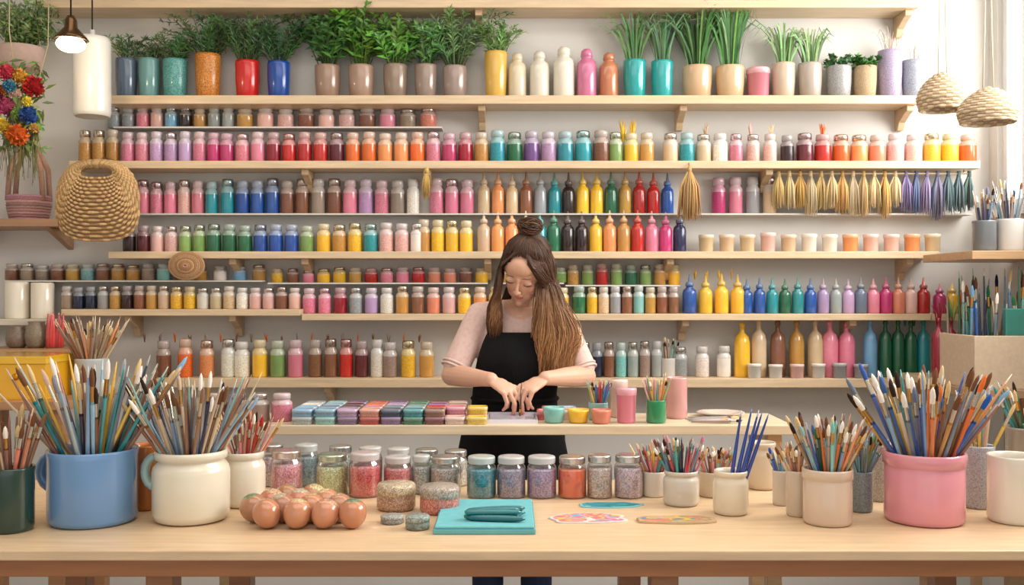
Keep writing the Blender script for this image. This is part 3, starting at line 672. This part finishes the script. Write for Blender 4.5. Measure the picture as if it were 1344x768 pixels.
b.b2(x0,x1,y0,y0+.012,sc,zt2,cc,'matte_clay');b.b2(x0,x1,y1-.012,y1,sc,zt2,cc,'matte_clay');b.b2(x0,x0+.012,y0+.012,y1-.012,sc,zt2,cc,'matte_clay');b.b2(x1-.012,x1,y0+.012,y1-.012,sc,zt2,cc,'matte_clay');b.b2(x0+.012,x1-.012,y0+.012,y1-.012,sc,sc+.01,cc,'matte_clay');b.obj('wooden_crate',bevel=.002)
b=MB()
for q in range(44): 
    x=U(x0+.03,x1-.04);y=U(y0+.06,y1-.04);p0=Vector((x,y,sc+.012));brush(b,p0,(U(-.1,.1)*(1 if x>x0+.06 else 0),U(-.05,.08),1),Z(U(352,405),3.5)-sc,jit(P[random.choice('GtnNbBaSeT')],.1),R()<.4,1.2)
b.obj('paint_brush_bundle')
b=MB();b.b2(x0+.12,x0+.19,y0+.025,y0+.045,sc+.012,Z(405,3.45),(.15,.5,.45),'ceramic');b.obj('teal_notepad',bevel=.004)
zz=Z(496,3.7)
b=MB()
for i,px in enumerate([1232,1248,1264]): candle(b,X(px,3.72),3.72,zz,.024,Z(417,3.72)-zz,P['c'],14)
b.obj('pigment_bottle_row')
b=MB();b.b2(X(1222,3.65),X(1276,3.65),3.65,3.945,zz-.025,zz,WOOD);b.prism([(3.945,zz-.025),(3.75,zz-.025),(3.945,zz-.12)],X(1250,3.75),.03,WOOD);b.obj('wooden_shelf',bevel=.002)
spikes([1232,1248,1264],Z(418,3.72)-.03,3.72,388,'cvy',n=12,sp=.035)
z=Z(412,3.98);row(1233,1266,'myo',372,z,'bottle',D=4.04,w=18,n=3)
b=MB();b.b2(X(1224,3.95),X(1272,3.95),3.96,WY,z-.026,z,WOOD);b.obj('wooden_shelf')
# ---------------- the woman ----------------
woman=empty('woman')
def remesh(mb,name,vox,colf,mt,smooth=6,parent=woman,fac=.5):
    o=mb.obj('tmp_'+name)
    r=o.modifiers.new('r','REMESH');r.mode='VOXEL';r.voxel_size=vox
    s=o.modifiers.new('s','SMOOTH');s.iterations=smooth;s.factor=fac
    dg=bpy.context.evaluated_depsgraph_get();dg.update();me=bpy.data.meshes.new_from_object(o.evaluated_get(dg))
    bpy.data.objects.remove(o)
    for a in list(me.color_attributes): me.color_attributes.remove(a)
    me.materials.clear();me.materials.append(MATS[MI[mt]])
    ca=me.color_attributes.new('Col','FLOAT_COLOR','POINT');dat=[]
    for v in me.vertices: c=lin(colf(v.co));dat+=[c[0],c[1],c[2],1]
    ca.data.foreach_set('color',dat);me.polygons.foreach_set('use_smooth',[True]*len(me.polygons));me.polygons.foreach_set('material_index',[0]*len(me.polygons));me.update()
    ob=bpy.data.objects.new(name,me);bpy.context.scene.collection.objects.link(ob);ob.parent=parent;return ob
SK=(.87,.67,.56)
TR=[(1.405,.04,3.455,.05,.05),(1.385,.035,3.465,.11,.062),(1.345,.033,3.475,.150,.08),(1.28,.03,3.47,.152,.098),(1.21,.022,3.465,.145,.11),(1.12,.012,3.48,.128,.098),(1.04,.008,3.49,.132,.098),(.94,.003,3.5,.168,.115),(.86,0,3.5,.176,.12),(.79,0,3.5,.165,.11)]
def loft(b,rings,seg=28):
    st=[]
    for z,cx,cy,a,bb in rings:
        st.append(len(b.v))
        for k in range(seg):
            t=2*math.pi*k/seg;b.v.append(Vector((cx+a*math.cos(t),cy+bb*math.sin(t),z)))
    for i in range(len(rings)-1):
        for k in range(seg):
            k2=(k+1)%seg;b.face([st[i]+k,st[i+1]+k,st[i+1]+k2,st[i]+k2],SK,0)
    b.face([st[0]+k for k in range(seg)],SK,0);b.face([st[-1]+k for k in range(seg)][::-1],SK,0)
def limb(b,pts,rads,seg=16):
    P_=[];R_=[]
    for i in range(len(pts)-1):
        for k in range(5):
            t=k/5;P_.append(Vector(pts[i]).lerp(Vector(pts[i+1]),t));R_.append(rads[i]*(1-t)+rads[i+1]*t)
    P_.append(Vector(pts[-1]));R_.append(rads[-1]);b.tube(P_,R_,SK,'skin',seg)
    for p,r in zip(pts,rads): b.ell(p,(r,r,r),SK,'skin',12,8)
SL=Vector((-.112,3.465,1.368));SR=Vector((.178,3.465,1.34));EL=Vector((-.205,3.40,1.168));ER=Vector((.25,3.40,1.165))
b=MB();loft(b,TR)
b.ell((-.03,3.40,1.235),(.055,.04,.055),SK,'skin');b.ell((.078,3.40,1.23),(.055,.04,.055),SK,'skin')
limb(b,[(.03,3.465,1.37),SL,SL.lerp(EL,.5),SL.lerp(EL,.82)],[.06,.05,.048,.049])
limb(b,[(.04,3.465,1.365),SR,SR.lerp(ER,.5),SR.lerp(ER,.82)],[.06,.05,.048,.049])
for s in(-1,1):
    limb(b,[(s*.08,3.5,.84),(s*.088,3.49,.65),(s*.085,3.49,.47),(s*.085,3.51,.3),(s*.085,3.52,.08)],[.095,.08,.056,.054,.036])
def bodycol(c):
    if c.z<.88: return (.16,.2,.3)
    if c.y<3.47:
        k=((c.x-.03)**2/.0036+(c.z-1.415)**2/.0032)
        if k<1: return SK
    q=noise.noise(Vector((c.x*90,c.y*90,c.z*90)))
    return mix((.89,.76,.72),(.83,.64,.61),max(0,q)*.8)
remesh(b,'blouse_and_trousers',.0055,bodycol,'fabric',6)
b=MB()
for s in(-1,1):
    b.ell((s*.085,3.47,.04),(.043,.115,.04),(.9,.9,.9),'fabric');b.ell((s*.085,3.53,.07),(.042,.045,.05),(.9,.9,.9),'fabric')
remesh(b,'shoes',.006,lambda c:(.85,.83,.8) if c.z>.02 else (.3,.28,.26),'fabric',4)
b=MB()
for S,E in((SL,EL),(SR,ER)):
    c=S.lerp(E,.86);d=(E-S).normalized();u=d.orthogonal().normalized();w=d.cross(u)
    for off in(0,.012): b.tube([c+d*(off-.006)+(u*math.cos(6.2832*k/20)+w*math.sin(6.2832*k/20))*.049 for k in range(20)],.0042,(.89,.78,.74),'fabric',6,closed=True)
b.tube([Vector((.03+.062*math.cos(6.2832*k/28),3.455-.052*math.sin(6.2832*k/28)*(1.0 if math.sin(6.2832*k/28)>0 else .9),1.392-.024*math.sin(6.2832*k/28))) for k in range(28)],.004,(.87,.74,.7),'fabric',6,closed=True)
b.obj('collar_and_cuffs',woman)
b=MB();AP=(.08,.08,.09);seg=24
def tz(z):
    for i in range(len(TR)-1):
        if TR[i][0]>=z>=TR[i+1][0]:
            t=(TR[i][0]-z)/(TR[i][0]-TR[i+1][0]);return [TR[i][k]*(1-t)+TR[i+1][k]*t for k in range(1,5)]
    return list(TR[-1][1:])
def apt(z,t,g):
    cx,cy,a,bb=tz(z)
    if z<.86: a+=.01+(.86-z)*.06;bb+=.012+(.86-z)*.05
    if 1.15<z<1.335: bb+=.022*math.sin((z-1.15)/.185*math.pi)
    return Vector((cx+(a+g)*math.cos(t),cy+(bb+g)*math.sin(t),z))
zs=[1.315,1.305,1.29,1.27,1.24,1.2,1.15,1.1,1.05,1.0,.95,.9,.85,.8,.72,.64,.56]
for layer in (0,1):
    st=[]
    for z in zs:
        an=math.radians(42+max(0,(1.315-z))*195) if z>1.1 else math.radians(min(118,84+ (1.1-z)*200))
        st.append(len(b.v))
        for k in range(seg+1):
            t=-math.pi/2+an*(2*k/seg-1);fold=.006*math.sin(k*1.7) if z<.95 else .002*math.sin(k*.9+z*30)
            b.v.append(apt(z,t,(.019 if layer==0 else .014)+fold))
    for i in range(len(zs)-1):
        for k in range(seg): b.face([st[i]+k,st[i+1]+k,st[i+1]+k+1,st[i]+k+1],AP,MI['fabric'])
for s in(-1,1):
    A=apt(1.31,-math.pi/2+s*math.radians(39),.019)
    b.tube([A,apt(1.345,-math.pi/2+s*math.radians(43),.017),Vector((.035+s*.112,3.435,1.405)),Vector((.035+s*.10,3.475,1.425)),Vector((.035+s*.05,3.53,1.405))],.009,AP,'fabric',8,flat=.4)
b.tube([apt(1.08,6.2832*k/30,.018) for k in range(30)],.008,AP,'fabric',6,closed=True)
b.obj('apron',woman)
def hand(b,W,d,n,thumb,curls,Ln=1.0,tdir=None):
    W=Vector(W);d=Vector(d).normalized();n=Vector(n);n=(n-d*n.dot(d)).normalized();s=(n.cross(d) if thumb=='R' else d.cross(n))
    M=Matrix((s,d,n)).transposed()
    b.ell(W+d*.042,(.031,.05,.014),SK,'skin',14,10,M);b.ell(W+d*.06,(.035,.03,.0125),SK,'skin',14,10,M)
    b.ell(W+d*.035+s*.022-n*.006,(.015,.03,.014),SK,'skin',10,8,M)
    offs=[.027,.009,-.009,-.026];lens=[(.040,.024,.020),(.044,.027,.021),(.041,.025,.020),(.032,.020,.018)];bs=[.082,.086,.083,.075]
    for i in range(4):
        p=W+d*(bs[i]-.012)+s*offs[i];dd=(d+s*offs[i]*5).normalized();pts=[p,p+dd*.012];rr=[.0082,.0084]
        ang=0
        for k,l in enumerate(lens[i]):
            ang+=curls[i][k];q=(dd*math.cos(ang)-n*math.sin(ang));pts.append(pts[-1]+q*l*Ln);rr.append([.0074,.0067,.0054][k]*(.9 if i==3 else 1))
        P_=[];R_=[]
        for a in range(len(pts)-1):
            for k in range(3): P_.append(pts[a].lerp(pts[a+1],k/3));R_.append(rr[a]+(rr[a+1]-rr[a])*k/3)
        P_.append(pts[-1]);R_.append(rr[-1]);b.tube(P_,R_,SK,'skin',9);b.ell(pts[-1],(rr[-1],)*3,SK,'skin',8,6)
    p=W+d*.022+s*.022-n*.004
    td=(tdir or (d*.75+s*.55-n*.5)).normalized()
    t2=(td+d*.5-s*.35-n*.2).normalized();pts=[p,p+td*.032,p+td*.032+t2*.03,p+td*.032+t2*.03+(t2-n*.3).normalized()*.022]
    b.tube(pts,[.0125,.0100,.0088,.0065],SK,'skin',9);b.ell(pts[-1],(.0065,)*3,SK,'skin',8,6)
WL=Vector((-.068,3.225,1.168));WR=Vector((.108,3.225,1.172))
for nm,E,Wr,S,d,n,th in (('forearm_and_hand',EL,WL,SL,(.72,-.42,-.38),(.1,-.45,.9),'R'),('forearm_and_hand',ER,WR,SR,(-.72,-.42,-.36),(-.1,-.45,.9),'L')):
    b=MB();limb(b,[S.lerp(E,.7),E,E.lerp(Wr,.35),E.lerp(Wr,.8),Wr],[.036,.037,.036,.026,.0235])
    hand(b,Wr,d,n,th,[(.45,.5,.3),(.6,.6,.35),(.75,.7,.4),(.9,.75,.45)])
    remesh(b,nm,.0026,lambda c:SK if c.z>1.09 else (.86,.59,.5),'skin',2)
HC=Vector((.046,3.36,1.528))
HR=(Matrix.Rotation(math.radians(-15),3,'Z')@Matrix.Rotation(math.radians(12),3,'Y')@Matrix.Rotation(math.radians(39),3,'X'))
def H(x,y,z): return HC+HR@Vector((x,y,z))
b=MB()
def he(c,r,M=None): b.ell(H(*c),r,SK,'skin',20,14,HR@M if M else HR)
he((0,.012,.025),(.072,.092,.088));he((0,-.024,-.03),(.057,.056,.066));he((0,-.040,-.066),(.038,.036,.042));he((0,-.062,-.095),(.017,.017,.014))
he((0,-.045,.048),(.05,.038,.04))
for s in(-1,1):
    he((s*.031,-.050,-.030),(.022,.021,.028));he((s*.023,-.047,-.058),(.022,.024,.028));he((s*.03,-.028,-.062),(.023,.034,.03));he((s*.031,-.0675,.002),(.0145,.0115,.010))
    he((s*.073,.01,-.005),(.008,.018,.03));he((s*.0085,-.090,-.031),(.006,.0065,.0055))
b.tube([H(0,-.078,.018),H(0,-.083,-.002),H(0,-.092,-.02),H(0,-.096,-.028)],[.006,.0058,.007,.0068],SK,'skin',10);he((0,-.095,-.029),(.0075,.0078,.007))
he((0,-.077,-.0555),(.015,.008,.0045));he((0,-.076,-.0635),(.013,.008,.005))
limb(b,[(.036,3.475,1.34),(.04,3.455,1.40),tuple(H(0,.02,-.05))],[.056,.046,.045])
HI=HR.transposed()
def headcol(c):
    l=HI@(c-HC)
    if l.y<-.072 and (l.x/.0155)**2+((l.z+.0595)/.0082)**2<1: return (.76,.44,.41)
    if l.y<-.04:
        k=math.exp(-((abs(l.x)-.036)**2+(l.z+.033)**2)/.0003)
        return mix(SK,(.88,.5,.43),.25*k)
    return SK
remesh(b,'head',.0024,headcol,'skin',7)
b=MB()
for s in(-1,1):
    b.tube([H(s*(.031+q),-.0792+abs(q)*.25+q*.15,-.0015+q*q*14-.0045) for q in(-.015,-.008,0,.008,.015)],[.0006,.0013,.0015,.0014,.0008],(.14,.09,.07),'hair',6)
    b.tube([H(s*(.031+q),-.0808+abs(q)*.35+q*.25,.024-q*q*18+.003) for q in(-.017,-.009,0,.009,.018)],[.001,.0019,.0021,.0018,.0007],(.34,.22,.15),'hair',6,flat=.6)
b.obj('brows_and_lashes',woman)
HD=(.23,.15,.11);HG=(.78,.57,.36);HM=(.48,.31,.2)
b=MB()
hc=Vector((0,.014,.03));hr=Vector((.080,.100,.093))
def scalp(az,el,k=1.0):
    return H(hc.x+hr.x*k*math.sin(az)*math.cos(el),hc.y-hr.y*k*math.cos(az)*math.cos(el),hc.z+hr.z*k*math.sin(el))
ns,nt=64,32;g={}
for i in range(ns):
    for j in range(nt+1):
        az=2*math.pi*i/ns-math.pi;el=-math.pi/2*.62+(math.pi/2*1.62)*j/nt
        g[i,j]=len(b.v);b.v.append(scalp(az,el,.985))
def hairline(a):
    a=abs(a)
    if a<.6: return math.radians(46)-a*.18
    if a<1.0: return math.radians(40)-(a-.6)*.9
    return math.radians(19)-(a-1.0)*1.4
for i in range(ns):
    lo=hairline(2*math.pi*(i+.5)/ns-math.pi)+.05
    for j in range(nt):
        el=-math.pi/2*.62+(math.pi/2*1.62)*(j+.5)/nt
        if el>lo: b.face([g[i,j],g[(i+1)%ns,j],g[(i+1)%ns,j+1],g[i,j+1]],HD,MI['hair'])
def dirv(az,el): return Vector((math.sin(az)*math.cos(el),-math.cos(az)*math.cos(el),math.sin(el)))
BD=Vector((0,.12,1)).normalized()
for i in range(1000):
    az=U(-math.pi,math.pi);lo=max(-.9,hairline(az)-.02)
    el=lo+abs(random.gauss(0,.16));s=dirv(az,el);pts=[];k0=U(.99,1.03)
    for k in range(7):
        t=k/6;v=s.lerp(BD,t).normalized();kk=.975+(k0-.975)*min(1,t*3)+.025*math.sin(t*3)
        pts.append(H(hc.x+hr.x*v.x*kk,hc.y+hr.y*v.y*kk,hc.z+hr.z*v.z*kk))
    c=jit(mix(HD,HM,U(0,.5)),.08);b.tube(pts,[.0006,.0014,.0017,.0017,.0017,.0015,.001],c,'hair',4)
BC=H(hc.x+BD.x*hr.x,hc.y+BD.y*hr.y*1.1,hc.z+BD.z*hr.z*1.0)+Vector((.006,.016,.032))
b.ell(BC,(.036,.034,.027),HD,'hair',16,10)
for i in range(170):
    a0=U(0,6.28);tl=U(-1.3,1.3);tw=U(-.6,.6);rr=U(.026,.043);ph=U(0,6.28);M=Matrix.Rotation(tl,3,'X')@Matrix.Rotation(tw,3,'Y')
    pts=[BC+M@Vector((rr*math.cos(a0+k*.36),rr*math.sin(a0+k*.36),.004*math.sin(a0+k*.7+ph)))*(1+.05*math.sin(ph+k)) for k in range(11)]
    pts=[BC+Vector(((p-BC).x,(p-BC).y,(p-BC).z*.82)) for p in pts]
    b.tube(pts,[.0005]+[.0019]*9+[.0005],jit(mix(HD,HM,U(0,.9)),.1),'hair',4)
def lock(p,rad,ds,de,wave=.006,c0=HD,c1=HG,ph=None,fr=None):
    n=len(p);pts=[];N=22;ph=U(0,6) if ph is None else ph;fr=fr or U(.7,1.4)
    for k in range(N+1):
        t=k/N*(n-1);i=min(n-2,int(t));f=t-i
        a=p[max(i-1,0)];q=p[i];r_=p[i+1];s=p[min(i+2,n-1)]
        v=.5*((2*q)+(r_-a)*f+(2*a-5*q+4*r_-s)*f*f+(3*q-a-3*r_+s)*f**3)
        w=wave*max(0,k/N-.25)**.7;pts.append(v+Vector((w*math.sin(ph+fr*k*.6),w*.7*math.cos(ph+fr*k*.6),0)))
    cols=[mix(c0,c1,max(0,min(1,(k/N-ds)/(de-ds)))) for k in range(N)]
    b.tube(pts,[rad*.4]+[rad]*(N-3)+[rad*.8,rad*.5,rad*.15],cols,'hair',4)
CL=[(R(),U(-1,1),U(0,6),U(.8,1.25),U(1.175,1.27)) for _ in range(70)]
for i in range(2300):
    u0,f0,ph0,fr0,e0=random.choice(CL)
    u=min(1,max(0,u0+random.gauss(0,.09)));fan=f0+random.gauss(0,.12);az=.4+u*1.8
    s=scalp(az,.66-.48*u+U(-.14,.1),1.0)
    m0=H(.072+.010*u+U(0,.016),-.056+.085*u+U(-.008,.008),.004+U(-.014,.014))
    m1=Vector((.108+.026*fan+.022*u,3.318+.065*u,1.475));m2=Vector((.125+.044*fan+.01*u,3.310+.058*u+.012*fan,1.40))
    m3=Vector((.148+.070*fan,3.314+.05*u+U(-.008,.012),1.30));en=Vector((.150+.05*f0+U(-.012,.012),3.318+.05*u,e0+U(-.02,.03)))
    lock([s,m0,m1,m2,m3,en],.0014,.24+U(-.06,.12),.8,.015,jit(mix(HD,HM,U(.05,.6)),.07),jit(mix(HG,HM,U(0,.5)),.07),ph0+U(-.5,.5),fr0)
for i in range(800):
    u=R();az=-(.45+u*1.7);s=scalp(az,.62-.44*u+U(-.12,.1),1.0);fan=U(-1,1)
    m0=H(-.075-.006*u-U(0,.010),-.04+.075*u,.008+U(-.012,.012))
    m1=Vector((-.046+.014*fan,3.332+.07*u,1.47));m2=Vector((-.058+.018*fan,3.352+.06*u,1.415));en=Vector((-.056+.028*fan+U(-.006,.006),3.36+.04*u,U(1.295,1.38)))
    lock([s,m0,m1,m2,en],.0014,.25,1.1,.007,jit(HD,.08),jit(mix(HM,HG,U(0,.3)),.08),fan*2,1.2)
for i in range(420):
    sd=1 if i%2 else -1;az=sd*U(.02,.45);s=scalp(az,U(.95,1.25),1.0);q=U(0,1)
    a1=H(sd*(.044+.012*q),-.066+.014*q,.074-.012*q);a2=H(sd*(.071+.006*q),-.048+.02*q,.022)
    if sd>0: tail=[Vector((.100+.014*q,3.316+.02*q,1.475)),Vector((.108+.02*U(-1,1),3.306+.02*q,1.40)),Vector((.115+.04*U(-1,1),3.31,U(1.27,1.35)))]
    else: tail=[Vector((-.042+.006*U(-1,1),3.328+.02*q,1.465)),Vector((-.056+.012*U(-1,1),3.35,1.41)),Vector((-.055+.02*U(-1,1),3.355,U(1.32,1.38)))]
    lock([s,a1,a2]+tail,.0015,.35,1.0,.007,jit(mix(HD,HM,U(0,.6)),.08),jit(mix(HM,HG,U(.1,.7)),.08))
for i in range(260):
    az=random.choice([-1,1])*U(2.0,3.14);s=scalp(az,U(-.4,.1),1.0);q=U(-.08,.08)
    lock([s,Vector((.05+q,3.49,1.44)),Vector((.06+q*1.3,3.568,1.37)),Vector((.06+q*1.4,3.592,U(1.18,1.28)))],.0026,.3,.9,.006,jit(HD,.1),jit(HG,.1))
b.obj('hair',woman)
b=MB();brush(b,(.03,3.14,1.165),(-.05,-.1,-1),.105,(.3,.2,.15),True,.8);o=b.obj('fine_paint_brush')
# ---------------- light ----------------
w=bpy.data.worlds.new('world');bpy.context.scene.world=w;w.use_nodes=True
bg=w.node_tree.nodes['Background'];bg.inputs[0].default_value=(1,.985,.96,1);bg.inputs[1].default_value=1.0
def area(name,loc,rot,sx,sy,en,col):
    l=bpy.data.lights.new(name,'AREA');l.shape='RECTANGLE';l.size=sx;l.size_y=sy;l.energy=en;l.color=col
    o=bpy.data.objects.new(name,l);bpy.context.scene.collection.objects.link(o);o.location=loc;o.rotation_euler=rot;return o
area('added_ceiling_fill',(-.2,1.2,2.92),(0,0,0),2.6,1.6,27,(1,.96,.9))  # added soft fill overhead, not a fixture of the shop
area('added_ceiling_fill',(0,3.0,2.93),(0,0,0),3.2,.5,15,(1,.955,.89))  # added strip of fill to brighten the back wall and shelves
area('window_light',(XR+.35,2.7,2.4),(0,math.radians(72),0),1.1,2.2,100,(1,.975,.93))
l=bpy.data.lights.new('lamp_bulb','POINT');l.energy=3;l.color=(1,.75,.45);l.shadow_soft_size=.04
o=bpy.data.objects.new('lamp_bulb',l);bpy.context.scene.collection.objects.link(o);o.location=(X(93,3.4),3.4,Z(72,3.4))
sc_=bpy.context.scene;sc_.view_settings.view_transform='Standard';sc_.view_settings.exposure=0
cam=bpy.data.cameras.new('camera');cam.lens=35;cam.sensor_width=36;cam.clip_start=.05
o=bpy.data.objects.new('camera',cam);sc_.collection.objects.link(o);o.location=(0,0,CZ);o.rotation_euler=(math.radians(90),0,0);sc_.camera=o
